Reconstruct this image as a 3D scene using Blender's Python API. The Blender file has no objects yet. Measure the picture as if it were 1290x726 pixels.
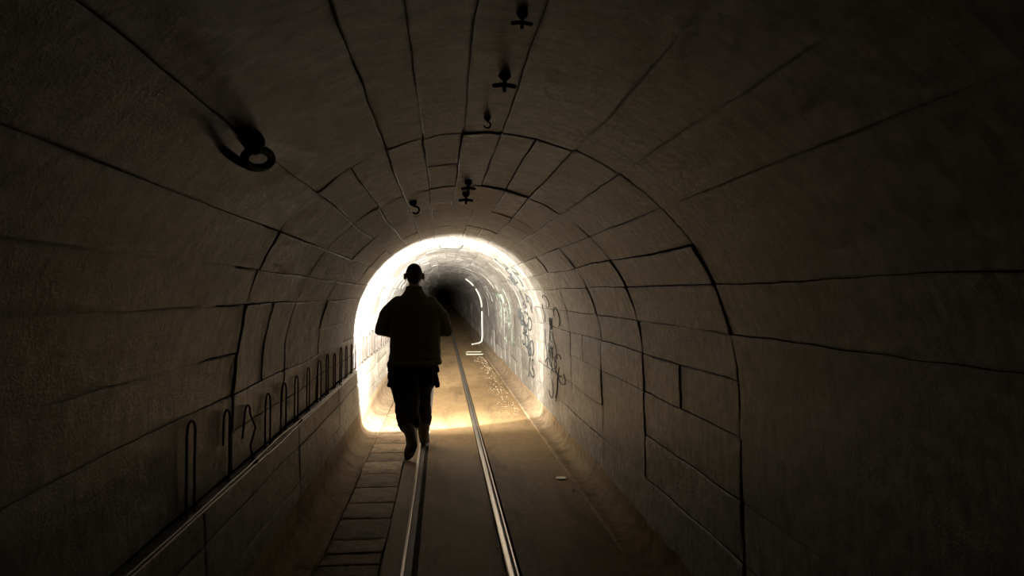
import bpy, bmesh, math, random
from mathutils import Vector, Matrix, noise

PI = math.pi
R = math.radians
SC = bpy.context.scene
COL = SC.collection
random.seed(7)

# ------------------------------------------------------------------ camera
FPX = 930.0
CAM = Vector((0, 0, 1.52))
YAW, PITCH = R(5.4), R(0.49)
cam_d = bpy.data.cameras.new('camera')
cam = bpy.data.objects.new('camera', cam_d)
COL.objects.link(cam)
cam.location = CAM
cam.rotation_euler = (PI / 2 + PITCH, 0, -YAW)
cam_d.sensor_width = 36
cam_d.lens = FPX / 1290 * 36
cam_d.clip_start = .02
cam_d.clip_end = 200
SC.camera = cam
_cm = cam.rotation_euler.to_matrix()


def ray(px, py):
    return (_cm @ Vector(((px - 645) / FPX, -(py - 363) / FPX, -1))).normalized()


# ------------------------------------------------------------------ helpers
def prop(o, label=None, cat=None, group=None, kind=None):
    if label: o['label'] = label
    if cat: o['category'] = cat
    if group: o['group'] = group
    if kind: o['kind'] = kind
    return o


def obj(name, bm, mat, parent=None, smooth=True):
    me = bpy.data.meshes.new(name)
    bmesh.ops.recalc_face_normals(bm, faces=bm.faces[:])
    bm.to_mesh(me)
    bm.free()
    if mat: me.materials.append(mat)
    if smooth:
        for p in me.polygons: p.use_smooth = True
    o = bpy.data.objects.new(name, me)
    COL.objects.link(o)
    if parent: o.parent = parent
    return o


def empty(name, loc, rz=0):
    o = bpy.data.objects.new(name, None)
    o.empty_display_size = .1
    o.location = loc
    o.rotation_euler = (0, 0, rz)
    COL.objects.link(o)
    return o


def copy_tree(o, parent=None):
    c = o.copy()
    COL.objects.link(c)
    c.parent = parent
    for ch in list(o.children): copy_tree(ch, c)
    return c


def tube(bm, pts, rad, seg=12, caps=True):
    pts = [Vector(p) for p in pts]
    n = len(pts)
    if not isinstance(rad, (list, tuple)): rad = [rad] * n
    # hemispherical ends
    P, Q = [], []
    if caps:
        t0 = (pts[0] - pts[1]).normalized()
        for a in (80, 50, 25):
            P.append((pts[0] + t0 * rad[0] * math.sin(R(a)), rad[0] * math.cos(R(a))))
    for p, r in zip(pts, rad): P.append((p, r))
    if caps:
        t1 = (pts[-1] - pts[-2]).normalized()
        for a in (25, 50, 80):
            P.append((pts[-1] + t1 * rad[-1] * math.sin(R(a)), rad[-1] * math.cos(R(a))))
    m = len(P)
    nrm = None
    rings = []
    for i in range(m):
        a = P[max(0, i - 1)][0]
        b = P[min(m - 1, i + 1)][0]
        t = (b - a).normalized()
        if nrm is None:
            nrm = t.orthogonal().normalized()
        nrm = (nrm - t * nrm.dot(t))
        nrm = nrm.normalized() if nrm.length > 1e-6 else t.orthogonal().normalized()
        bi = t.cross(nrm)
        c, r = P[i]
        rings.append([bm.verts.new(c + (nrm * math.cos(2 * PI * k / seg) + bi * math.sin(2 * PI * k / seg)) * r) for k in range(seg)])
    for i in range(m - 1):
        for k in range(seg):
            bm.faces.new((rings[i][k], rings[i][(k + 1) % seg], rings[i + 1][(k + 1) % seg], rings[i + 1][k]))
    bm.faces.new(rings[0][::-1])
    bm.faces.new(rings[-1])


def loft(bm, rings, seg=28, power=2.0):
    """rings: (x, y, z, rx, ry) horizontal super-ellipses, closed top and bottom"""
    rr = []
    for (x, y, z, rx, ry) in rings:
        v = []
        for k in range(seg):
            a = 2 * PI * k / seg
            c, s = math.cos(a), math.sin(a)
            v.append(bm.verts.new((x + rx * math.copysign(abs(c) ** (2 / power), c), y + ry * math.copysign(abs(s) ** (2 / power), s), z)))
        rr.append(v)
    for i in range(len(rr) - 1):
        for k in range(seg):
            bm.faces.new((rr[i][k], rr[i][(k + 1) % seg], rr[i + 1][(k + 1) % seg], rr[i + 1][k]))
    bm.faces.new(rr[0][::-1])
    bm.faces.new(rr[-1])


def ball(bm, c, r, rot=None, seg=20):
    if not isinstance(r, (list, tuple)): r = (r, r, r)
    m = Matrix.Translation(Vector(c)) @ (rot.to_4x4() if rot else Matrix.Identity(4)) @ Matrix.Diagonal((r[0], r[1], r[2], 1))
    bmesh.ops.create_uvsphere(bm, u_segments=seg, v_segments=seg // 2 + 2, radius=1, matrix=m)


def box(bm, lo, hi, bev=0.0, rot=None):
    lo, hi = Vector(lo), Vector(hi)
    c = (lo + hi) / 2
    d = hi - lo
    m = Matrix.Translation(c) @ (rot.to_4x4() if rot else Matrix.Identity(4)) @ Matrix.Diagonal((d.x, d.y, d.z, 1))
    r = bmesh.ops.create_cube(bm, size=1, matrix=m)
    if bev:
        es = list({e for v in r['verts'] for e in v.link_edges})
        bmesh.ops.bevel(bm, geom=es, offset=bev, segments=2, profile=.5, affect='EDGES')


def solid(name, bm, voxel, mat, parent, smooth_it=4, fold=None):
    """union of overlapping shapes -> one continuous skin"""
    me = bpy.data.meshes.new(name + '_raw')
    bmesh.ops.recalc_face_normals(bm, faces=bm.faces[:])
    bm.to_mesh(me)
    bm.free()
    t = bpy.data.objects.new(name + '_raw', me)
    COL.objects.link(t)
    m = t.modifiers.new('r', 'REMESH')
    m.mode = 'VOXEL'
    m.voxel_size = voxel
    m = t.modifiers.new('s', 'SMOOTH')
    m.factor = .5
    m.iterations = smooth_it
    dg = bpy.context.evaluated_depsgraph_get()
    dg.update()
    ev = t.evaluated_get(dg)
    out = bpy.data.meshes.new_from_object(ev)
    out.name = name
    bpy.data.objects.remove(t)
    bpy.data.meshes.remove(me)
    if fold:
        ns = [v.normal.copy() for v in out.vertices]
        for v, nn in zip(out.vertices, ns):
            v.co += nn * fold(v.co)
    out.materials.clear()
    out.materials.append(mat)
    for p in out.polygons: p.use_smooth = True
    o = bpy.data.objects.new(name, out)
    COL.objects.link(o)
    o.parent = parent
    return o


# ------------------------------------------------------------------ materials
def nodes(name):
    m = bpy.data.materials.new(name)
    m.use_nodes = True
    nt = m.node_tree
    b = nt.nodes['Principled BSDF']
    return m, nt, b


def mixc(nt, a, b, f, mode='MIX'):
    n = nt.nodes.new('ShaderNodeMix')
    n.data_type = 'RGBA'
    n.blend_type = mode
    for sock, v in ((n.inputs[6], a), (n.inputs[7], b), (n.inputs[0], f)):
        if isinstance(v, (tuple, float, int)):
            sock.default_value = v if not isinstance(v, tuple) else (*v, 1)
        else:
            nt.links.new(v, sock)
    return n.outputs[2]


def tex(nt, scale, detail=6, rough=.6, vec=None, stretch=None, dist=0):
    if stretch is not None or vec is None:
        tc = nt.nodes.new('ShaderNodeTexCoord')
        out = tc.outputs['Object'] if vec is None else vec
        if stretch:
            mp = nt.nodes.new('ShaderNodeMapping')
            mp.inputs['Scale'].default_value = stretch
            nt.links.new(out, mp.inputs['Vector'])
            out = mp.outputs[0]
    else:
        out = vec
    n = nt.nodes.new('ShaderNodeTexNoise')
    n.inputs['Scale'].default_value = scale
    n.inputs['Detail'].default_value = detail
    n.inputs['Roughness'].default_value = rough
    n.inputs['Distortion'].default_value = dist
    nt.links.new(out, n.inputs['Vector'])
    return n.outputs[0]


def ramp(nt, f, lo, hi, c0=0.0, c1=1.0):
    n = nt.nodes.new('ShaderNodeMapRange')
    n.inputs[1].default_value = lo
    n.inputs[2].default_value = hi
    n.inputs[3].default_value = c0
    n.inputs[4].default_value = c1
    nt.links.new(f, n.inputs[0])
    return n.outputs[0]


def math_n(nt, op, a, b):
    n = nt.nodes.new('ShaderNodeMath')
    n.operation = op
    for i, v in enumerate((a, b)):
        if isinstance(v, (int, float)): n.inputs[i].default_value = v
        else: nt.links.new(v, n.inputs[i])
    return n.outputs[0]


def bump(nt, b, h, strength, dist, prev=None):
    n = nt.nodes.new('ShaderNodeBump')
    n.inputs['Strength'].default_value = strength
    n.inputs['Distance'].default_value = dist
    nt.links.new(h, n.inputs['Height'])
    if prev is not None: nt.links.new(prev, n.inputs['Normal'])
    nt.links.new(n.outputs[0], b.inputs['Normal'])
    return n.outputs[0]


def concrete(name, c_lo, c_hi, stain, streak=(5, 20, 5), b1=.008, rough=.85, tint=True, stain_amt=.55, spec=.25, tr=(.72, 1.12)):
    m, nt, b = nodes(name)
    f1 = tex(nt, 1.3, 5, .6)
    f2 = tex(nt, 14, 8, .7)
    f3 = tex(nt, 1, 7, .75, stretch=streak, dist=.6)
    c = mixc(nt, c_lo, c_hi, ramp(nt, f2, .38, .62))
    c = mixc(nt, c, stain, math_n(nt, 'MULTIPLY', ramp(nt, f1, .45, .72), stain_amt))
    c = mixc(nt, c, tuple(x * .45 for x in c_lo), ramp(nt, f3, .50, .64, 0, .75))
    sp = tex(nt, 90, 3, .6)
    c = mixc(nt, c, tuple(x * .4 for x in c_lo), ramp(nt, sp, .62, .72, 0, .55))
    if tint:
        at = nt.nodes.new('ShaderNodeAttribute')
        at.attribute_name = 'tint'
        g = ramp(nt, at.outputs['Fac'], 0, 1, *tr)
        cb = nt.nodes.new('ShaderNodeCombineColor')
        for i in range(3): nt.links.new(g, cb.inputs[i])
        c = mixc(nt, c, cb.outputs[0], 1.0, 'MULTIPLY')
    nt.links.new(c, b.inputs['Base Color'])
    b.inputs['Roughness'].default_value = rough
    b.inputs['Specular IOR Level'].default_value = spec
    h = math_n(nt, 'ADD', f3, math_n(nt, 'MULTIPLY', f2, .8))
    n1 = bump(nt, b, h, 1.0, b1)
    n2 = bump(nt, b, tex(nt, 26, 6, .8, dist=.8), 1.0, b1 * .45, n1)
    f4 = tex(nt, 80, 5, .75)
    bump(nt, b, f4, 1.0, b1 * .22, n2)
    return m


def plain(name, col, rough=.6, metal=0.0, var=.35, sc=30, bd=0.0, spec=.5, stretch=None):
    m, nt, b = nodes(name)
    f = tex(nt, sc, 5, .6, stretch=stretch)
    c = mixc(nt, tuple(x * (1 - var) for x in col), tuple(min(1, x * (1 + var)) for x in col), ramp(nt, f, .3, .7))
    nt.links.new(c, b.inputs['Base Color'])
    b.inputs['Roughness'].default_value = rough
    b.inputs['Metallic'].default_value = metal
    b.inputs['Specular IOR Level'].default_value = spec
    if bd: bump(nt, b, f, 1.0, bd)
    return m


M_WALL = concrete('wall_concrete', (.24, .215, .18), (.62, .57, .49), (.18, .145, .11), b1=.045, rough=.30, spec=.85)
M_LOW = concrete('lower_wall_concrete', (.36, .31, .24), (.55, .49, .40), (.27, .19, .11), streak=(4, 9, 14), b1=.035, rough=.5, spec=.5)
M_GAP = plain('dark_mortar', (.07, .055, .04), .95, var=.5)  # dark mortar and bedding colour behind the open joints
M_FLOOR = concrete('floor_screed', (.215, .137, .062), (.275, .18, .085), (.145, .086, .035), streak=(3, .5, 3), b1=.0015, rough=.66, tint=False, stain_amt=.6, spec=.14)
M_GUT = concrete('gutter_concrete', (.24, .17, .10), (.34, .25, .155), (.13, .082, .04), b1=.004, rough=.85, tint=False, spec=.1, streak=(4, 4, 4))
M_SLAB = concrete('slab_concrete', (.19, .125, .068), (.36, .25, .145), (.10, .062, .03), streak=(5, 5, 5), b1=.008, rough=.7, tint=True, spec=.12, tr=(.75, 1.7))
M_RAIL = plain('rail_steel', (.55, .50, .43), .28, 1.0, var=.15, sc=20, bd=.0004, stretch=(6, .4, 6))
M_RAILD = plain('rail_flange', (.06, .042, .028), .6, .6, sc=40)
M_BAR = plain('rusty_bar', (.055, .04, .03), .7, .3, sc=60, bd=.0008)
M_IRON = plain('black_iron', (.012, .011, .010), .7, .2, sc=60, bd=.0008)
M_WIRE = plain('grey_wire', (.42, .39, .34), .4, .5, sc=60)
M_PIPE = plain('white_conduit', (.66, .62, .53), .4, sc=8, var=.08)
M_PIPE2 = plain('dimmed_conduit', (.26, .24, .20), .9, sc=8, var=.15, spec=.05)  # conduit colour darkened so the thin pipes look dimmer in the torch beam
M_PALE = plain('pale_metal', (.72, .68, .58), .45, .2, sc=50, var=.15)
M_STONE = plain('pale_chips', (.44, .36, .24), .8, sc=40)
M_INK = plain('faded_ink', (.03, .033, .03), .8, sc=30, var=.4)
M_GREEN = plain('green_ink', (.16, .19, .14), .8, sc=30, var=.4)
M_JKT = plain('olive_jacket', (.085, .086, .045), .9, sc=180, var=.3, bd=.0006, spec=.15)
M_TRS = plain('dark_trousers', (.016, .015, .012), .9, sc=160, var=.3, bd=.0006, spec=.15)
M_BOOT = plain('boot_leather', (.065, .058, .036), .55, sc=50, bd=.0006)
M_SOLE = plain('boot_sole', (.012, .011, .010), .85, sc=50)
M_HAIR = plain('short_hair', (.02, .013, .009), .8, sc=300, var=.5, bd=.001)
M_SKIN = plain('skin', (.34, .18, .125), .5, sc=60, var=.08)
M_TORCH = plain('torch_body', (.02, .02, .022), .35, .7, sc=60)


# ------------------------------------------------------------------ tunnel section
CX, CZ, RAD = .15, 1.10, 1.07


class Profile:
    def __init__(self, pts, s0=0.0, zero=None):
        self.p = [Vector(p) for p in pts]
        self.l = [0.0]
        for a, b in zip(self.p, self.p[1:]): self.l.append(self.l[-1] + (b - a).length)
        off = s0
        if zero is not None: off = -self.l[zero]
        self.l = [x + off for x in self.l]
        self.a, self.b = self.l[0], self.l[-1]

    def at(self, s):
        s = max(self.a, min(self.b, s))
        lo, hi = 0, len(self.l) - 1
        while hi - lo > 1:
            m = (lo + hi) // 2
            if self.l[m] <= s: lo = m
            else: hi = m
        t = (s - self.l[lo]) / max(1e-9, self.l[hi] - self.l[lo])
        q = self.p[lo].lerp(self.p[hi], t)
        # smoothed tangent, normal points into the tunnel
        i0, i1 = max(0, lo - 1), min(len(self.p) - 1, hi + 1)
        tg = (self.p[i1] - self.p[i0]).normalized()
        return q, Vector((tg.y, -tg.x))

    def point(self, s, d, off=0.0):
        q, n = self.at(s)
        q = q + n * off
        return Vector((q.x, d, q.y))


_v = [(-.930, .73), (-.928, .85), (-.925, .95), (-.922, 1.04)]
for k in range(0, 61):
    a = PI - PI * k / 60
    _v.append((CX + RAD * math.cos(a), CZ + RAD * math.sin(a)))
    if k == 30: _z = len(_v) - 1
_v += [(1.223, 1.0), (1.227, .8), (1.233, .6), (1.238, .4), (1.243, .25), (1.247, .12)]
VAULT = Profile(_v, zero=_z)
_l = [(-.710, .0), (-.74, .0)]
for k in range(0, 11):
    a = -PI / 2 - (PI / 2) * k / 10
    _l.append((-.745 + .135 * math.cos(a), .140 + .138 * math.sin(a)))
_l += [(-.884, .25), (-.888, .45), (-.893, .62), (-.897, .695), (-.905, .715), (-.935, .722)]
LOW = Profile(_l)
_r = [(1.247, .155), (1.243, .14)]
for k in range(0, 9):
    a = -(PI / 2) * k / 8
    _r.append((1.135 + .105 * math.cos(a), .108 + .105 * math.sin(a)))
_r += [(1.10, .004), (1.075, .012), (1.06, .010), (1.052, 0.0), (1.05, -.01)]
KERB = Profile(_r)


def nz(*a): return noise.noise(Vector(a))


def ring_d(D, i, s):
    d = D[i] + .02 * nz(s * 1.7, i * 5.3, 0) + .006 * nz(s * 9, i * 3.1, 4)
    if abs(D[i] - 2.95) < .01 and s < 0: d += .42 * min(1, (-s / 1.4)) ** 1.5
    return d


def joint_s(S, j, d, w=1.0):
    if j == 0 or j == len(S) - 1: return S[j]
    return S[j] + w * (.014 * nz(d * .9, j * 7.7, 1) + .005 * nz(d * 6, j * 2.9, 8))


def blocks(name, prof, S, D, mat, s_lo=None, s_hi=None, skip=.07, gap=.0022, amp=.0065, off_amp=.0035, ring_gap=.006):
    """a lining of separate blocks with open joints; one mesh"""
    bm = bmesh.new()
    lay = bm.verts.layers.float.new('tint')
    rnd = random.Random(hash(name) % 1000 if False else sum(map(ord, name)))
    for i in range(len(D) - 1):
        near = D[i] < 8.6
        j = 0
        while j < len(S) - 1:
            j2 = j + 1
            if j2 < len(S) - 1 and rnd.random() < (skip if D[i] > 2.9 else .45): j2 += 1
            off = rnd.uniform(-off_amp, off_amp)
            tilt_d = rnd.uniform(-1, 1) * off_amp * 1.2
            tilt_s = rnd.uniform(-1, 1) * off_amp
            tv = rnd.random()
            L = D[i + 1] - D[i]
            W = S[j2] - S[j]
            # cross joint inside some of the near blocks
            cuts = [0, 1]
            if near and rnd.random() < .15 and 2.9 < D[i]: cuts = [0, rnd.uniform(.3, .7), 1]
            for c0, c1 in zip(cuts, cuts[1:]):
                nu = max(3, int(W / (.028 if near else .07)))
                nv = max(3, int(L * (c1 - c0) / (.045 if near else .12 if D[i] < 44 else .8)))
                us = [0, .006 / W] + [u / nu for u in range(1, nu)] + [1 - .006 / W, 1]
                LL = L * (c1 - c0)
                vs = [0, .006 / LL] + [v / nv for v in range(1, nv)] + [1 - .006 / LL, 1]
                grid = []
                for b, v in enumerate(vs):
                    row = []
                    vv = c0 + (c1 - c0) * v
                    for a, u in enumerate(us):
                        sm = S[j] + W * u
                        da, db = ring_d(D, i, sm), ring_d(D, i + 1, sm)
                        g0 = ring_gap * (.75 + 1.8 * max(0, nz(sm * 2.2, i * 9.1, 2) + .25)) if c0 == 0 else gap * .5
                        g1 = ring_gap * (.75 + 1.8 * max(0, nz(sm * 2.2, (i + 1) * 9.1, 2) + .25)) if c1 == 1 else gap * .5
                        if not near: g0 *= .6; g1 *= .6
                        p0 = da + (db - da) * c0 + g0
                        p1 = da + (db - da) * c1 - g1
                        d = p0 + (p1 - p0) * v
                        sa, sb = joint_s(S, j, d), joint_s(S, j2, d)
                        gg = gap * (1 if d > 2.9 else .45) * (.35 + 1.1 * max(0, nz(d * 1.8, j * 4.3, 6) + .4)) * (1 if near else .5)
                        s = sa + gg + (sb - sa - 2 * gg) * u
                        edge = a in (0, len(us) - 1) or b in (0, len(vs) - 1)
                        q = prof.point(s, d)
                        h = off + tilt_d * (v - .5) * 2 + tilt_s * (u - .5) * 2 + amp * (nz(q.x * 6, q.y * 3, q.z * 6) + .6 * nz(q.x * 22, q.y * 9, q.z * 22))
                        if a in (0, len(us) - 1): h -= (.005 if d > 2.9 else .002) + .004 * nz(q.x * 3, q.y * 2, q.z * 3)
                        if b in (0, len(vs) - 1): h -= .012
                        vt = bm.verts.new(prof.point(s, d, h))
                        vt[lay] = tv
                        row.append(vt)
                    grid.append(row)
                for b in range(len(vs) - 1):
                    for a in range(len(us) - 1):
                        bm.faces.new((grid[b][a], grid[b][a + 1], grid[b + 1][a + 1], grid[b + 1][a]))
            j = j2
    me = bpy.data.meshes.new(name)
    # normals towards the tunnel
    bm.to_mesh(me)
    bm.free()
    me.materials.append(mat)
    for p in me.polygons: p.use_smooth = True
    o = bpy.data.objects.new(name, me)
    COL.objects.link(o)
    prop(o, kind='structure')
    return o


def sheet(name, prof, d0, d1, off, mat, step=.5, kind='structure', parent=None, na=None):
    """a solid strip of lining behind the blocks (with thickness)"""
    bm = bmesh.new()
    n = int((d1 - d0) / step)
    ss = prof.l if na is None else [prof.a + (prof.b - prof.a) * k / na for k in range(na + 1)]
    g = []
    for i in range(n + 1):
        d = d0 + (d1 - d0) * i / n
        g.append([[bm.verts.new(prof.point(s, d, o_)) for s in ss] for o_ in (off, off - .12)])
    m = len(ss)
    for i in range(n):
        for q in range(2):
            for k in range(m - 1):
                bm.faces.new((g[i][q][k], g[i][q][k + 1], g[i + 1][q][k + 1], g[i + 1][q][k]))
        for k in (0, m - 1):
            bm.faces.new((g[i][0][k], g[i][1][k], g[i + 1][1][k], g[i + 1][0][k]))
    o = obj(name, bm, mat, parent)
    if kind: o['kind'] = kind
    return o


D_NEAR = [-2.5, .3, 2.95, 4.42, 5.62, 7.0, 8.25, 9.5]
D_ALL = list(D_NEAR)
while D_ALL[-1] < 110: D_ALL.append(D_ALL[-1] + (1.0 if D_ALL[-1] < 24 else 1.6 if D_ALL[-1] < 44 else 6.0))
S_L = [VAULT.a, -1.88, -1.71, -1.52, -1.30, -1.14, -.945]
S_C = [-.945, -.72, -.55, -.385, -.23, -.075, .085, .23, .39, .60, .82]
S_R = [.82, 1.02, 1.20, 1.42, 1.62, 1.85, 2.12, 2.38, VAULT.b]
blocks('wall_left', VAULT, S_L, D_ALL, M_WALL)
blocks('ceiling', VAULT, S_C, D_ALL, M_WALL, skip=.12)
blocks('wall_right', VAULT, S_R, D_ALL, M_WALL, skip=.1)
o = sheet('wall_backing', VAULT, -2.5, 112, -.022, M_GAP)
# lower left footing wall with its ledge, and the coved foot
D_LOW = [-2.5, -.6, 1.2, 2.9, 4.75, 6.55, 8.3, 10.2, 12, 14, 16, 18.5, 21, 24, 28, 33, 39, 46, 60, 80, 110]
S_LOW = [LOW.a, .27, .46, .67, LOW.b]
prop(sheet('trim_2', Profile(_l[:14]), -2.5, 112, .004, M_GUT, step=.4), kind='structure')
blocks('baseboard_left', LOW, S_LOW[1:], D_LOW, M_LOW, skip=.1, amp=.002, off_amp=.0015, gap=.003, ring_gap=.004)
sheet('baseboard_backing', LOW, -2.5, 112, -.022, M_GAP)
sheet('baseboard_right', KERB, -2.5, 112, 0.0, M_GUT, step=.35)


# ------------------------------------------------------------------ floor
def strip(bm, x0, x1, d0, d1, z, step=.4, amp=.0, thick=.1, nx=4):
    n = max(1, int((d1 - d0) / step))
    T, B = [], []
    for i in range(n + 1):
        d = d0 + (d1 - d0) * i / n
        T.append([bm.verts.new((x0 + (x1 - x0) * k / nx, d, z + amp * nz(x0 + (x1 - x0) * k / nx * 2, d * 1.3, 3))) for k in range(nx + 1)])
        B.append([bm.verts.new((x0 + (x1 - x0) * k / nx, d, z - thick)) for k in range(nx + 1)])
    for i in range(n):
        for k in range(nx):
            bm.faces.new((T[i][k], T[i][k + 1], T[i + 1][k + 1], T[i + 1][k]))
            bm.faces.new((B[i][k], B[i + 1][k], B[i + 1][k + 1], B[i][k + 1]))
        bm.faces.new((T[i][0], T[i + 1][0], B[i + 1][0], B[i][0]))
        bm.faces.new((T[i][nx], B[i][nx], B[i + 1][nx], T[i + 1][nx]))
    for r_ in (0, n):
        for k in range(nx):
            bm.faces.new((T[r_][k], T[r_][k + 1], B[r_][k + 1], B[r_][k]))


F0, F1 = -2.5, 112
bm = bmesh.new()
strip(bm, -.337, -.226, F0, F1, 0, amp=.002, nx=2)         # kerb between the slabs and the near rail
strip(bm, -.132, .348, F0, F1, 0, amp=.003, nx=6)          # between the rails
strip(bm, .432, 1.056, F0, F1, 0, amp=.004, nx=8)          # right walkway
prop(obj('floor', bm, M_FLOOR, smooth=False), kind='structure')
bm = bmesh.new()
strip(bm, -.76, -.690, F0, F1, .0, amp=.002, nx=2)
prop(obj('trim_1', bm, M_GUT, smooth=False), kind='structure')
bm = bmesh.new()
strip(bm, -.95, 1.3, F0, F1, -.105, amp=0, nx=4, thick=.1)
strip(bm, -.692, -.336, F0, F1, -.036, nx=2, thick=.06)
strip(bm, -.237, -.131, F0, F1, -.045, nx=1, thick=.05)
strip(bm, .347, .433, F0, F1, -.045, nx=1, thick=.05)
prop(obj('floor_bed', bm, M_GAP, smooth=False), kind='structure')


def extrude_section(pts, d0, d1, mat, name, parent, wob=0.0):
    bm = bmesh.new()
    n = int((d1 - d0) / .5)
    rows = []
    for i in range(n + 1):
        d = d0 + (d1 - d0) * i / n
        w = wob * nz(d * .7, 2, 9)
        rows.append([bm.verts.new((x + w, d, z)) for x, z in pts])
    m = len(pts)
    for i in range(n):
        for k in range(m):
            bm.faces.new((rows[i][k], rows[i][(k + 1) % m], rows[i + 1][(k + 1) % m], rows[i + 1][k]))
    bm.faces.new(rows[0][::-1])
    bm.faces.new(rows[-1])
    return obj(name, bm, mat, parent, smooth=False)


def sec(x0, x1, z0, z1, c=.003):
    return [(x0, z0), (x1, z0), (x1, z1 - c), (x1 - c, z1), (x0 + c, z1), (x0, z1 - c)]


rl = empty('rail', (0, 0, 0))
prop(rl, 'narrow gauge steel rail beside the row of slabs, under the walking man', 'rail', 'tramway rails in the floor')
extrude_section(sec(-.226, -.208, -.044, .004), F0, F1, M_RAIL, 'guard_bar', rl)
extrude_section(sec(-.208, -.168, -.044, -.012), F0, F1, M_RAILD, 'rail_foot', rl)
rr = empty('rail', (0, 0, 0))
prop(rr, 'bright polished steel rail in the middle of the floor, right of the man', 'rail', 'tramway rails in the floor')
extrude_section(sec(.358, .391, -.044, .006, .006), F0, F1, M_RAIL, 'rail_head', rr)
extrude_section(sec(.391, .406, -.044, -.022), F0, F1, M_RAILD, 'rail_foot', rr)
extrude_section(sec(.406, .417, -.044, .003), F0, F1, M_RAIL, 'guard_bar', rr)

# drain cover slabs
ys = [3.55, 3.72, 4.02, 4.22, 4.41, 4.66, 5.07, 5.48, 5.90, 6.33, 6.78, 7.18, 7.62, 8.1]
while ys[-1] < 15.5: ys.append(ys[-1] + random.uniform(.42, .56))
ORD = ['first', 'second', 'third', 'fourth', 'fifth', 'sixth', 'seventh', 'eighth', 'ninth', 'tenth', 'eleventh', 'twelfth', 'thirteenth',
       'fourteenth', 'fifteenth', 'sixteenth', 'seventeenth', 'eighteenth', 'nineteenth', 'twentieth', 'twenty-first', 'twenty-second',
       'twenty-third', 'twenty-fourth', 'twenty-fifth', 'twenty-sixth', 'twenty-seventh', 'twenty-eighth', 'twenty-ninth', 'thirtieth']
vis = 0
SLAB_ST = {3: 'dark', 4: 'dark', 5: 'plain', 6: 'brown', 7: 'worn', 8: 'brown', 9: 'pale wet', 10: 'dark', 11: 'brown'}
for i, (y0, y1) in enumerate(zip(ys, ys[1:])):
    bm = bmesh.new()
    lay = bm.verts.layers.float.new('tint')
    nx_, ny_ = 8, 8
    L = y1 - y0
    dx = random.uniform(-.006, .006)
    W = .334 + random.uniform(-.006, .004)
    th = .033
    a = random.uniform(-.006, .006)
    tz = random.uniform(-.003, .002)
    tl = random.uniform(-.004, .004)
    tv = {9: 1.0, 7: .6, 11: .5}.get(i, random.uniform(0, .45))
    T = []
    for q in range(ny_ + 1):
        row = []
        for p in range(nx_ + 1):
            u, v = p / nx_ - .5, q / ny_ - .5
            x = u * (W) + (.004 * nz(u * 9, i, q * .3) if p in (0, nx_) else 0)
            y = v * (L - .014) + a * u * 2 + (.004 * nz(p * .6, i * 3, v) if q in (0, ny_) else 0)
            z = tz + tl * v * 2 + .0025 * nz(x * 9, y * 9, i * 3)
            vt = bm.verts.new((x, y, z)); vt[lay] = tv
            row.append(vt)
        T.append(row)
    for q in range(ny_):
        for p in range(nx_):
            bm.faces.new((T[q][p], T[q][p + 1], T[q + 1][p + 1], T[q + 1][p]))
    ret = bmesh.ops.extrude_face_region(bm, geom=bm.faces[:])
    for g in ret['geom']:
        if isinstance(g, bmesh.types.BMVert): g.co.z = -th
    bmesh.ops.bevel(bm, geom=[e for e in bm.edges if e.is_manifold and e.calc_face_angle(0) > .8], offset=.004, segments=1, affect='EDGES')
    o = obj('drain_slab', bm, M_SLAB)
    o.location = (-.514 + dx, (y0 + y1) / 2, 0)
    st = SLAB_ST.get(i, 'brown')
    near_word = ORD[i]
    if i == 9: lb = 'palest wet concrete drain slab in the walkway row, just in front of the walking man'
    elif i == 10: lb = 'dark concrete drain slab directly behind the lifted boot of the man'
    else: lb = f'{st} concrete drain slab beside the left rail, {near_word} of its row from the camera'
    prop(o, lb, 'paving slab', 'concrete slabs over the drain by the left wall')

# ------------------------------------------------------------------ wall hooks along the ledge
def wallx_d(px):
    dd = ray(px, 480)
    return -.915 / dd.x * dd.y


def hook(name, d, z0, h, w, r, mat, lab, idx, short=None, bend=0.0):
    x = -.915
    if short is None: short = h
    pts = [(x, d - w / 2 - bend * .2, z0 + h - short)]
    pts.append((x + .002, d - w / 2, z0 + h - w * .55))
    for k in range(0, 9):
        a = PI - PI * k / 8
        pts.append((x + .003, d + w / 2 * math.cos(a), z0 + h - w / 2 + w / 2 * math.sin(a)))
    pts.append((x + .001 + abs(bend) * .1, d + w / 2 + bend * .45, z0 + h * .55))
    pts.append((x + .002, d + w / 2 + bend * .1, z0 + h * .25))
    pts.append((x, d + w / 2 + bend * .5, z0 - .012))
    pts = [(a - x, b - d, c - z0) for a, b, c in pts]
    bm = bmesh.new()
    tube(bm, pts, r, 8)
    o = obj(name, bm, mat)
    o.location = (x, d, z0)
    return prop(o, lab, 'wall hook', 'bent steel hooks standing on the left wall ledge')


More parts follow.
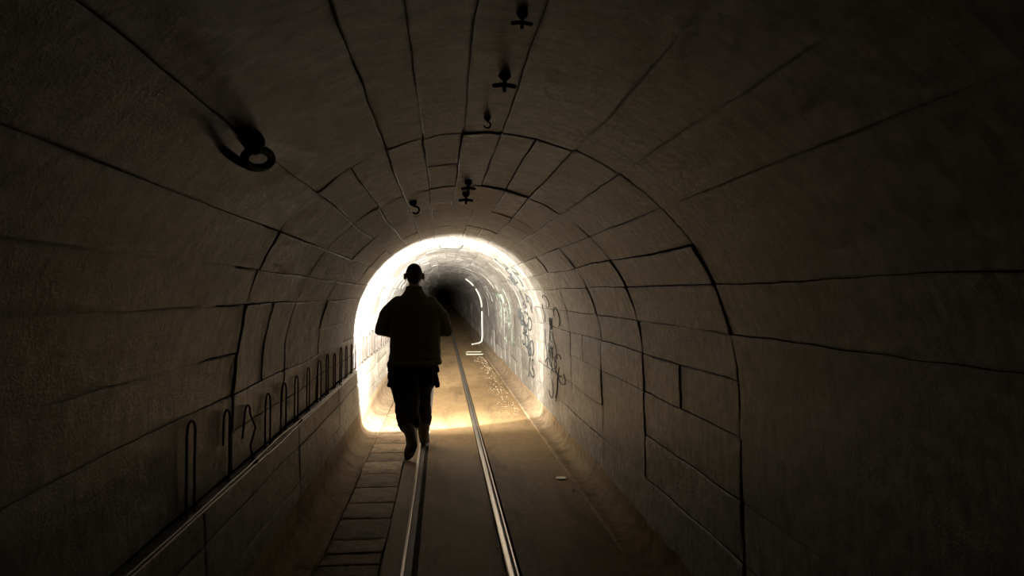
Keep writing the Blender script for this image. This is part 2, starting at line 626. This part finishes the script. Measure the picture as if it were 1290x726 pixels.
hk_px = [240, 285, 311, 337, 357, 373, 388, 402, 412, 421, 429, 436, 442.5, 448, 453, 457.5]
extra = []
d_ = None
ds = [wallx_d(p) for p in hk_px]
while ds[-1] < 13.2: ds.append(ds[-1] + .39)
for i, d in enumerate(ds):
    n_w = ORD[i]
    h = [.33, .30, .27, .27, .28, .28, .29, .30][i] if i < 8 else .30 + random.uniform(-.015, .02)
    if i == 2:
        lab = 'twisted steel hook on the left wall ledge with its stem bent out of line'
    elif i == 0:
        lab = 'barely visible steel hook in the dark on the left wall, nearest the camera'
    elif d < 8.1:
        lab = f'dark bent steel hook on the left wall ledge, {n_w} of the row from the camera'
    else:
        lab = f'brightly lit thin steel hook above the cable, {n_w} of the row from the camera'
    hook('wall_hook', d, .728, h, .085 + (.05 if i in (4, 7) else .02 * random.random()), .0048 if i < 8 else .0058, M_BAR, lab, i,
         short=(.14 if i in (1, 2) else h + .005), bend=(.13 if i == 2 else random.uniform(-.02, .02)))

# ------------------------------------------------------------------ cable on the ledge
cb = empty('cable', (-.89, 3.0, .735))
prop(cb, 'pale two-strand cable lying along the ledge of the left wall', 'cable')


def strand(zoff, xoff, amp, ph):
    pts = []
    d = 2.0
    while d < 16:
        open_ = math.exp(-((d - 4.1) / .45) ** 2)
        sag = .006 * nz(d * 1.4, ph, 2)
        x = -.888 + xoff + amp * open_ * .3 + .003 * nz(d * 2, ph, 5)
        z = .722 + zoff + sag * .5 + amp * open_
        pts.append((x + .89, d - 3.0, max(z, .700) - .735))
        d += .12
    bm = bmesh.new()
    tube(bm, pts, .004, 8)
    return bm


obj('strand', strand(.006, .004, .022, 1), M_WIRE, cb)
obj('strand', strand(-.003, .012, -.012, 7), M_WIRE, cb)
for d in (3.62, 4.75, 6.6):
    bm = bmesh.new()
    tube(bm, [(.004, d - .012 - 3.0, -.011), (.004, d + .012 - 3.0, -.011)], .013, 10)
    obj('tie', bm, M_IRON, cb)


# ------------------------------------------------------------------ things on the vault
def vault_hit(px, py):
    dr = ray(px, py)
    lo, hi = .3, 60
    for _ in range(50):
        t = (lo + hi) / 2
        p = CAM + dr * t
        inside = (p.x - CX) ** 2 + (p.z - CZ) ** 2 < RAD ** 2 if p.z > CZ else (-.92 < p.x < 1.23 and p.z > 0)
        if inside: lo = t
        else: hi = t
    return CAM + dr * lo


def inward(p):
    if p.z > CZ: return Vector((CX - p.x, 0, CZ - p.z)).normalized()
    return Vector((1 if p.x < 0 else -1, 0, 0))


def on_vault(px, py, off=0.0):
    p = vault_hit(px, py)
    back = (CAM - p).normalized()
    return p + back * (off / max(.2, back.dot(inward(p))))


def local(o, pts): return [Vector(p) - o.location for p in pts]


# big eye hook, upper left
c0 = on_vault(320, 196)
eh = empty('ceiling_hook', c0)
prop(eh, 'large black iron eye hook on the upper left of the vault, its loop hanging free', 'hook')
bm = bmesh.new()
pts = []
for k in range(25):
    a = 2 * PI * k / 24
    u_, v_ = 18 * math.cos(a), 12 * math.sin(a)
    pts.append(on_vault(325 + u_ * .95 - v_ * .25, 200 + v_ * .95 + u_ * .12, .05 + .012 * math.sin(a)))
tube(bm, local(eh, pts), .0115, 12, caps=False)
tube(bm, local(eh, [on_vault(318, 211, .05), on_vault(304, 205, .045), on_vault(292, 197, .03), on_vault(284, 191, -.01)]), .0115, 12)
obj('loop', bm, M_IRON, eh)
bm = bmesh.new()
p = on_vault(316, 174)
n_ = inward(p)
tube(bm, local(eh, [p - n_ * .01, p + n_ * .012]), .03, 16)
tube(bm, local(eh, [p, p + n_ * .03, on_vault(322, 189, .05)]), .014, 10)
obj('anchor', bm, M_IRON, eh)


def small_hook(px, py, size, lab, style=0):
    p = on_vault(px, py)
    n = inward(p)
    o = empty('ceiling_bolt', p)
    prop(o, lab, 'ceiling bolt', 'iron bolts in the crown of the vault')
    s = size
    ax = Vector((0, 1, 0))
    sd = n.cross(ax).normalized()
    bm = bmesh.new()
    tube(bm, [-n * .012, n * .006 * s], .022 * s, 14)
    obj('base', bm, M_IRON, o)
    bm = bmesh.new()
    if style == 0:      # J hook
        pts = [n * 0, n * .03 * s]
        for k in range(0, 9):
            a = -PI / 2 + PI * 1.35 * k / 8
            pts.append(n * (.05 * s - .02 * s * math.sin(-a)) + sd * (.02 * s * math.cos(a)))
        tube(bm, pts, .0055 * s, 8)
        obj('hook', bm, M_IRON, o)
    else:               # threaded stud with a crossbar
        tube(bm, [n * 0, n * .06 * s], .007 * s, 8)
        obj('stud', bm, M_IRON, o)
        bm = bmesh.new()
        tube(bm, [n * .045 * s - sd * .035 * s, n * .04 * s, n * .045 * s + sd * .035 * s], .008 * s, 8)
        obj('crossbar', bm, M_IRON, o)
    return o


small_hook(590, 228, 1.0, 'small black crossbar bolt in the crown, nearer of the pair at the second dark joint', 1)
small_hook(587, 243, 1.1, 'small black crossbar bolt in the crown, farther of the pair inside the square block', 1)
small_hook(520, 254, 1.15, 'small curled black hook on the vault left of the square crown block', 0)
small_hook(636, 92, .85, 'thick black bolt in the dark crown high above the rails', 1)
small_hook(614, 147, .6, 'small black bolt close behind the thick one in the dark crown', 0)
small_hook(658, 15, .6, 'black bolt at the very top of the vault, almost lost in the dark', 1)

# step iron in the lit crown
p = on_vault(568, 308)
si = empty('step_iron', p)
prop(si, 'wide trapezoid iron bracket hanging from the lit crown above the head of the man', 'bracket')
bm = bmesh.new()
tube(bm, [(-.155, 0, .03), (-.150, 0, -.02), (-.128, 0, -.055), (-.10, 0, -.066), (0, 0, -.07), (.10, 0, -.066), (.128, 0, -.055), (.150, 0, -.02), (.155, 0, .03)], .011, 8)
obj('handle', bm, M_IRON, si)
bm = bmesh.new()
box(bm, (-.03, -.02, .004), (.03, .02, .02), .003)
tube(bm, [(0, 0, .02), (0, 0, -.012)], .008, 8)
obj('fixing_plate', bm, M_PALE, si)


# white conduits that arch over the lining
def arc_pipe(d, s0, s1, r, lab, foot=False, joints=(), mat=None):
    o = empty('conduit', VAULT.point(s1, d, .012))
    prop(o, lab, 'conduit', 'pale conduits arching over the lit right wall')
    bm = bmesh.new()
    pts = [VAULT.point(s0 + (s1 - s0) * k / 30, d + .05 * math.sin(k * .25), r * .9) for k in range(31)]
    if foot:
        pts += [Vector((1.20, d, .09)), Vector((1.12, d, .035)), Vector((1.0, d - .1, .022)), Vector((.9, d - .3, .02))]
    tube(bm, local(o, pts), r, 10)
    obj('pipe', bm, mat or M_PIPE, o)
    for s in joints:
        bm = bmesh.new()
        a, b = VAULT.point(s - .04, d, r * .9), VAULT.point(s + .04, d, r * .9)
        a.y = b.y = d + .05 * math.sin((s - s0) / (s1 - s0) * 30 * .25)
        tube(bm, local(o, [a, b]), r * 1.35, 10)
        obj('coupling', bm, M_BAR, o)
    return o


arc_pipe(22.5, .62, 2.52, .024, 'thick white conduit deep in the tunnel, curving down the right wall onto the floor', True, (.98, 1.72))
arc_pipe(15.2, .62, 1.10, .007, 'thin pale conduit arching over the right shoulder of the vault, middle one of the three', mat=M_PIPE2)
arc_pipe(11.2, .75, 2.0, .005, 'thin pale conduit beside the dark graffiti, nearest of the three', mat=M_PIPE2)


# ------------------------------------------------------------------ graffiti on the right wall
def wall_sd(px, py):
    p = vault_hit(px, py)
    if p.z > CZ:
        s = math.atan2(p.x - CX, p.z - CZ) * RAD
    else:
        s = 1.6808 + (CZ - p.z)
    return s, p.y


def stroke(bm, pts, w):
    L = []
    for i in range(len(pts)):
        a, b = pts[max(0, i - 1)], pts[min(len(pts) - 1, i + 1)]
        t = Vector((b[0] - a[0], b[1] - a[1]))
        t = t.normalized() if t.length > 1e-6 else Vector((1, 0))
        n = Vector((-t.y, t.x)) * w / 2 * (.6 + .6 * abs(math.sin(i * 1.3 + pts[0][0] * 9)))
        L.append([[bm.verts.new(VAULT.point(pts[i][0] + n.x * q, pts[i][1] + n.y * q, h)) for q in (-1, 1)] for h in (.0095, .0015)])
    for a, b in zip(L, L[1:]):
        bm.faces.new((a[0][0], a[0][1], b[0][1], b[0][0]))
        for q in (0, 1): bm.faces.new((a[0][q], b[0][q], b[1][q], a[1][q]))
    for e in (L[0], L[-1]):
        bm.faces.new((e[0][0], e[0][1], e[1][1], e[1][0]))


def tagging(lab, quad, n, mat, w, seed):
    rnd = random.Random(seed)
    bm = bmesh.new()
    for k in range(n):
        px, py = rnd.uniform(quad[0], quad[2]), rnd.uniform(quad[1], quad[3])
        # leaning band follows the wall's perspective
        px += (py - (quad[1] + quad[3]) / 2) * quad[4]
        s, d = wall_sd(px, py)
        kind = rnd.random()
        pts = []
        hgt = rnd.uniform(.10, .24)
        wd = rnd.uniform(.12, .3)
        wd *= 1.8
        if kind < .6:      # letter-like loop
            a0 = rnd.uniform(0, 6)
            for q in range(12):
                a = a0 + q / 11 * rnd.uniform(4.4, 4.9)
                pts.append((s + hgt / 2 * math.sin(a), d + wd / 2 * math.cos(a)))
        elif kind < .9:     # upright with a tail
            ln = rnd.uniform(-.35, .35)
            for q in range(8):
                t = q / 7
                pts.append((s - hgt + 2 * hgt * t, d + ln * t + .03 * math.sin(t * 7)))
        else:               # zigzag
            for q in range(7):
                pts.append((s + (hgt / 2 if q % 2 else -hgt / 2), d - wd / 2 + wd * q / 6))
        stroke(bm, pts, w * rnd.uniform(.6, 1.3))
    o = obj('graffiti', bm, mat, smooth=False)
    return prop(o, lab, 'graffiti', 'scrawled graffiti on the right wall')


tagging('tall dark scrawl of graffiti at the edge of the bright light on the right wall', (656, 375, 673, 470, .12), 22, M_INK, .02, 3)
tagging('dark graffiti strokes high on the right side of the vault in the bright light', (640, 330, 654, 368, .45), 9, M_INK, .022, 5)
tagging('faint greenish graffiti on the brightest part of the right wall', (630, 372, 644, 432, .15), 18, M_GREEN, .016, 8)
tagging('thin scattered marker scribbles on the dim right wall before the light', (684, 372, 706, 500, .1), 16, M_INK, .009, 11)

# ------------------------------------------------------------------ floor things
def floor_hit(px, py):
    dr = ray(px, py)
    return CAM + dr * (-CAM.z / dr.z)


p = floor_hit(707, 603.5)
bm = bmesh.new()
prof_ = [(0, .0035), (.030, .0035), (.033, .006), (.040, .0065), (.0445, .004), (.046, 0.0)]
prev = None
for (r_, z_) in prof_[1:]:
    ring_ = [bm.verts.new((r_ * math.cos(2 * PI * k / 32), r_ * math.sin(2 * PI * k / 32), z_)) for k in range(32)]
    if prev is None: bm.faces.new(ring_)
    else:
        for k in range(32): bm.faces.new((prev[k], prev[(k + 1) % 32], ring_[(k + 1) % 32], ring_[k]))
    prev = ring_
bm.faces.new(prev[::-1])
o = obj('tin_lid', bm, M_PALE)
o.location = (p.x, p.y, .0045)
prop(o, 'small pale round tin lid lying on the floor to the right of the rails', 'lid')
p = floor_hit(722.5, 619.5)
bm = bmesh.new()
bmesh.ops.create_icosphere(bm, subdivisions=2, radius=.011)
for v in bm.verts: v.co *= 1 + .3 * nz(v.co.x * 80, v.co.y * 80, v.co.z * 80); v.co.z *= .6
o = obj('pebble', bm, M_STONE)
o.location = (p.x, p.y, .006)
prop(o, 'tiny pale pebble on the floor near the tin lid', 'pebble')

# pale framed cover in the floor far down
p = floor_hit(597, 445.5)
fc = empty('floor_cover', (p.x, p.y, 0))
prop(fc, 'pale framed access cover on the floor at the foot of the white conduit', 'floor cover')
bm = bmesh.new()
for (a, b) in (((-.21, -.42, .0), (.21, -.34, .022)), ((-.21, .34, 0), (.21, .42, .022)), ((-.21, -.34, 0), (-.17, .34, .02))):
    box(bm, a, b, .003)
obj('frame', bm, M_STONE, fc)
bm = bmesh.new()
box(bm, (-.17, -.34, 0), (.21, .34, .008), .002)
obj('lid', bm, M_GUT, fc)

# crumbs of pale stone at the foot of the right wall
bm = bmesh.new()
rnd = random.Random(4)
for k in range(260):
    d = rnd.uniform(9.2, 18)
    x = min(1.03, 1.0 - abs(rnd.gauss(0, .12)))
    s = rnd.uniform(.003, .009)
    ret = bmesh.ops.create_icosphere(bm, subdivisions=1, radius=s, matrix=Matrix.Translation((x, d, s * .3 + .002)))
    for v in ret['verts']:
        v.co.x += rnd.uniform(-.3, .3) * s
        v.co.y += rnd.uniform(-.3, .9) * s
        v.co.z = max(.0, v.co.z * .7)
o = obj('rubble', bm, M_STONE)
prop(o, 'pale crumbs of stone scattered along the foot of the lit right wall', 'rubble', kind='stuff')

# dusty streak along the bright rail
bm = bmesh.new()
rnd = random.Random(14)
for k in range(150):
    d = rnd.uniform(3.7, 6.9)
    x = .352 - abs(rnd.gauss(0, .012))
    s = rnd.uniform(.002, .006)
    ret = bmesh.ops.create_icosphere(bm, subdivisions=1, radius=s, matrix=Matrix.Translation((x, d, s * .2 + .002)))
    for v in ret['verts']: v.co.z = max(.0, v.co.z * .6)
o = obj('grit', bm, M_STONE)
prop(o, 'pale grit strewn against the bright rail', 'grit', kind='stuff')

# ------------------------------------------------------------------ the walking man
man = empty('person', (-.27, 7.15, 0))
prop(man, 'man walking away down the tunnel in an olive jacket, dark trousers and boots', 'person')


def fold_j(co):
    return .006 * nz(co.x * 9, co.y * 9, co.z * 16) + .004 * nz(co.x * 24, co.y * 20, co.z * 30)


# --- body: one continuous figure
bm = bmesh.new()
loft(bm, [(0, 0, .84, .15, .11), (0, 0, .95, .165, .12), (0, 0, 1.08, .145, .105), (0, .0, 1.25, .165, .115), (0, 0, 1.38, .18, .115), (0, .0, 1.46, .14, .09), (0, 0, 1.50, .06, .06)])
tube(bm, [(0, .005, 1.44), (0, .02, 1.60)], [.062, .058], 18)
HC = Vector((.0, .035, 1.70))
ball(bm, HC, (.076, .096, .112))
ball(bm, HC + Vector((0, .03, -.055)), (.058, .066, .060))
tube(bm, [HC + Vector((0, .095, .01)), HC + Vector((0, .122, -.022))], [.009, .014], 10)            # nose
tube(bm, [HC + Vector((-.02, .094, -.060)), HC + Vector((.02, .094, -.060))], .009, 8)               # mouth
for s in (-1, 1):
    ball(bm, HC + Vector((s * .03, .082, .012)), .014)
    ball(bm, HC + Vector((s * .088, -.006, -.008)), (.015, .020, .035), Matrix.Rotation(s * R(-18), 3, 'Z'))     # ears
sh = {-1: (-.185, 0, 1.43), 1: (.185, 0, 1.43)}
el = {-1: (-.300, .02, 1.195), 1: (.292, .05, 1.180)}
wr = {-1: (-.085, .275, 1.140), 1: (.105, .265, 1.195)}
for s in (-1, 1):
    tube(bm, [Vector(sh[s]) + Vector((-s * .03, 0, -.03)), el[s]], [.048, .040], 16)
    tube(bm, [el[s], wr[s]], [.042, .027], 16)
# right hand over the torch, left hand under it
def finger(pts, r): tube(bm, pts, [r, r * .95, r * .9, r * .85, r * .75][:len(pts)], 10)
tube(bm, [wr[1], (.075, .335, 1.205), (.062, .372, 1.208)], [.026, .024, .018], 12)
for k, ln in enumerate((.9, 1.0, .96, .8)):
    y = .392 - .021 * k
    finger([(.062, y, 1.218), (.044, y + .004, 1.236), (.018, y + .004, 1.239), (.018 - .022 * ln, y + .002, 1.226), (.018 - .026 * ln, y, 1.206)], .0088)
finger([(.072, .322, 1.190), (.050, .350, 1.178), (.030, .378, 1.174), (.012, .392, 1.178)], .0105)
tube(bm, [wr[-1], (-.045, .325, 1.143), (-.02, .362, 1.148)], [.026, .024, .020], 12)
for k, ln in enumerate((.9, 1.0, .96, .8)):
    y = .385 - .021 * k
    finger([(-.02, y, 1.148), (.008, y + .003, 1.142), (.036, y + .004, 1.146), (.036 + .020 * ln, y + .002, 1.158), (.036 + .026 * ln, y, 1.176)], .0088)
finger([(-.045, .318, 1.160), (-.034, .345, 1.186), (-.024, .370, 1.205), (-.014, .388, 1.214)], .0105)
# legs: left trails with the heel lifted, right is ahead
LEG = {-1: [(-.095, 0, .90), (-.060, -.06, .52), (.000, -.425, .20)], 1: [(.090, .02, .90), (.062, .22, .50), (.088, .36, .10)]}
for s in (-1, 1):
    tube(bm, LEG[s], [.075, .045, .034], 16)
tube(bm, [(.0, -.425, .19), (-.015, -.40, .10), (-.05, -.30, .035)], [.034, .034, .026], 12)
tube(bm, [(.095, .36, .10), (.095, .38, .06), (.10, .50, .04)], [.036, .036, .026], 12)
solid('body', bm, .0055, M_SKIN, man, 2)

# hair
bm = bmesh.new()
ball(bm, HC + Vector((0, -.006, .014)), (.081, .100, .106), seg=28)
ball(bm, HC + Vector((0, -.040, -.030)), (.064, .060, .060), seg=24)
me_cut = []
bmesh.ops.bisect_plane(bm, geom=bm.verts[:] + bm.edges[:] + bm.faces[:], plane_co=HC + Vector((0, .062, .02)), plane_no=(0, 1, -.8), clear_outer=True)
bmesh.ops.holes_fill(bm, edges=[e for e in bm.edges if e.is_boundary])
solid('hair', bm, .005, M_HAIR, man, 2, fold=lambda co: .0012 * nz(co.x * 90, co.y * 90, co.z * 90))

# jacket: torso and sleeves
bm = bmesh.new()
loft(bm, [(.012, .005, .855, .250, .172), (.012, .005, .90, .252, .172), (.012, .005, 1.0, .242, .160), (.012, .005, 1.12, .240, .152), (.010, .0, 1.26, .242, .150), (.005, 0, 1.36, .243, .142),
          (0, 0, 1.43, .225, .125), (0, .005, 1.485, .160, .10), (0, .01, 1.525, .085, .078), (0, .015, 1.55, .070, .068)], power=2.3)
for s in (-1, 1):
    e = Vector(el[s]); w = Vector(wr[s]); a = Vector(sh[s])
    tube(bm, [a + Vector((-s * .035, 0, -.012)), a.lerp(e, .5) + Vector((s * .012, -.01, 0)), e + Vector((s * .004, -.01, -.012)), e.lerp(w, .5) + Vector((0, 0, -.02)), e.lerp(w, .86)], [.086, .084, .077, .064, .050], 20)
jk = solid('jacket', bm, .009, M_JKT, man, 5, fold=fold_j)
bm = bmesh.new()
loft(bm, [(0, .008, 1.485, .150, .095), (0, .010, 1.52, .112, .086), (0, .014, 1.56, .085, .079), (0, .018, 1.592, .078, .075), (0, .018, 1.600, .070, .066)])
solid('collar', bm, .007, M_JKT, jk, 2, fold=lambda c: .003 * nz(c.x * 20, c.y * 20, c.z * 9))
bm = bmesh.new()
loft(bm, [(.012, .005, .845, .243, .166), (.012, .005, .85, .257, .180), (.012, .005, .885, .259, .181), (.012, .005, .892, .248, .172)], power=2.3)
solid('hem_band', bm, .008, M_JKT, jk, 2, fold=lambda c: .003 * nz(c.x * 20, c.y * 20, c.z * 9))
for s in (-1, 1):
    e, w = Vector(el[s]), Vector(wr[s])
    bm = bmesh.new()
    tube(bm, [e.lerp(w, .82), e.lerp(w, .93)], [.051, .045], 18)
    solid('cuff', bm, .006, M_JKT, jk, 2)

# trousers
bm = bmesh.new()
loft(bm, [(0, .0, .80, .19, .15), (0, 0, .86, .20, .15), (0, 0, .93, .19, .14), (0, 0, .98, .18, .13)], power=2.3)
L1, L2, L3 = [Vector(q) for q in LEG[-1]]
tube(bm, [L1 + Vector((-.022, 0, -.06)), Vector((-.100, -.01, .72)), L2 + Vector((-.015, .0, .08)), L2 + Vector((.0, -.03, -.02)), L2.lerp(L3, .4) + Vector((-.012, -.01, 0)), L2.lerp(L3, .62) + Vector((-.014, 0, 0))],
     [.138, .146, .134, .120, .108, .094], 22)
R1, R2, R3 = [Vector(q) for q in LEG[1]]
tube(bm, [R1 + Vector((.016, 0, -.06)), Vector((.100, .08, .72)), R2 + Vector((.008, 0, .10)), R2 + Vector((.0, 0, .0)), R2.lerp(R3, .5), R3 + Vector((-.008, -.01, .14))], [.128, .130, .104, .096, .090, .080], 22)
def fold_t(co): return .010 * nz(co.x * 7, co.y * 7, co.z * 17) + .005 * nz(co.x * 22, co.y * 20, co.z * 34)
tr = solid('trousers', bm, .009, M_TRS, man, 4, fold=fold_t)
for s, c, rz_ in ((-1, (-.207, .0, .735), 14), (1, (.207, .06, .72), -12)):
    bm = bmesh.new()
    box(bm, (c[0] - .024, c[1] - .085, c[2] - .10), (c[0] + .024, c[1] + .085, c[2] + .10), .014, Matrix.Rotation(R(rz_), 3, 'Y'))
    obj('cargo_pocket', bm, M_TRS, tr)
    bm = bmesh.new()
    box(bm, (c[0] - .032 + s * .004, c[1] - .09, c[2] + .045), (c[0] + .030 + s * .004, c[1] + .09, c[2] + .105), .012, Matrix.Rotation(R(rz_), 3, 'Y'))
    obj('pocket_flap', bm, M_TRS, tr)
for c, r_ in (((-.030, -.285, .325), .104), ((.078, .335, .255), .088)):
    bm = bmesh.new()
    loft(bm, [(c[0], c[1], c[2] - .025, r_ * .93, r_ * .93), (c[0], c[1], c[2] - .01, r_ * 1.04, r_ * 1.04), (c[0], c[1], c[2] + .035, r_ * 1.03, r_ * 1.03), (c[0], c[1] + .01, c[2] + .065, r_ * .9, r_ * .9)])
    solid('trouser_cuff', bm, .008, M_TRS, tr, 3, fold=lambda q: .006 * nz(q.x * 18, q.y * 18, q.z * 22))


for a_, b_, q_ in ((L3, L2, .052), (R3, R2, .052)):
    bm = bmesh.new()
    tube(bm, [a_ + Vector((0, 0, -.03)), a_.lerp(b_, .25), a_.lerp(b_, .55)], [q_, q_ + .010, q_ + .016], 20)
    solid('boot_shaft', bm, .008, M_BOOT, man, 3, fold=lambda q: .004 * nz(q.x * 12, q.y * 12, q.z * 40))


# boots
def boot(M):
    """boot built flat: heel at y=-.08, toe at y=.21, ankle up z; M maps it to its pose"""
    b = empty('boot', (0, 0, 0))
    b.parent = man
    b.matrix_local = M
    bm = bmesh.new()
    tube(bm, [(0, -.005, .27), (0, -.02, .19), (0, -.03, .11), (0, -.028, .055)], [.060, .058, .050, .046], 20)
    tube(bm, [(0, -.035, .052), (0, .04, .062), (.0, .12, .045), (0, .165, .040)], [.041, .044, .043, .036], 20)
    solid('upper', bm, .006, M_BOOT, b, 4)
    bm = bmesh.new()
    seg = 36
    T, B = [], []
    for k in range(seg):
        a = 2 * PI * k / seg
        y = .055 + .150 * math.sin(a)
        wv = .040 + .008 * math.sin(a) - .007 * math.cos(2 * a + .4)
        T.append(bm.verts.new((wv * math.cos(a) * 1.08, y, .028)))
        B.append(bm.verts.new((wv * math.cos(a) * 1.05, y, .004 + (.006 if .0 < y < .05 else 0))))
    for k in range(seg): bm.faces.new((T[k], T[(k + 1) % seg], B[(k + 1) % seg], B[k]))
    bm.faces.new(T)
    bm.faces.new(B[::-1])
    obj('sole', bm, M_SOLE, b, smooth=False)
    return b


# left boot: on its toes, heel swung up towards the camera and inwards
ML = Matrix.Translation((.006, -.455, .198)) @ Matrix.Rotation(R(22), 4, 'Z') @ Matrix.Rotation(R(-38), 4, 'X') @ Matrix.Translation((0, .03, -.07))
boot(ML)
MR = Matrix.Translation((.088, .375, .0)) @ Matrix.Rotation(R(-6), 4, 'Z')
boot(MR)

# ------------------------------------------------------------------ torch in his hands
TX, TY, TZ = -.27 + .022, 7.15, 1.205
to = empty('flashlight', (TX, TY + .36, TZ))
prop(to, 'lit hand torch held in front of the chest of the man, hidden by his body', 'flashlight')
bm = bmesh.new()
tube(bm, [(0, -.06, 0), (0, .05, 0)], .014, 20)
obj('barrel', bm, M_TORCH, to)
bm = bmesh.new()
tube(bm, [(0, .055, 0), (0, .075, 0), (0, .085, 0)], [.016, .022, .023], 24)
obj('torch_head', bm, M_TORCH, to)
m_l, nt, b = nodes('torch_lens')
b.inputs['Emission Color'].default_value = (1, .95, .85, 1)
b.inputs['Emission Strength'].default_value = 30
bm = bmesh.new()
ball(bm, (0, .099, 0), (.018, .012, .018))
obj('lens', bm, m_l, to)


def spot(name, E, half, blend, az, tilt, rad=.015, col=(1, .965, .90)):
    l = bpy.data.lights.new(name, 'SPOT')
    l.energy = E
    l.spot_size = R(half * 2)
    l.spot_blend = blend
    l.shadow_soft_size = rad
    l.color = col
    o = bpy.data.objects.new(name, l)
    COL.objects.link(o)
    o.location = (TX, TY + .36 + .13, TZ)
    o.rotation_euler = (PI / 2 + R(tilt), 0, R(az))
    return o


spot('torch_flood', 205, 60, .12, 9, -3)
spot('torch_spill', 110, 77, .6, 0, 0)
spot('torch_beam', 700, 38, 1.0, -1, 8)
spot('torch_centre', 3200, 17, 1.0, -1, -1)
SC.cycles.max_bounces = 14
SC.cycles.diffuse_bounces = 3

w = bpy.data.worlds.new('world')
SC.world = w
w.use_nodes = True
w.node_tree.nodes['Background'].inputs[0].default_value = (0, 0, 0, 1)
w.node_tree.nodes['Background'].inputs[1].default_value = 0

SC.view_settings.view_transform = 'Standard'
SC.view_settings.look = 'None'
SC.view_settings.gamma = 1
SC.view_settings.use_curve_mapping = False
SC.view_settings.exposure = 2.2
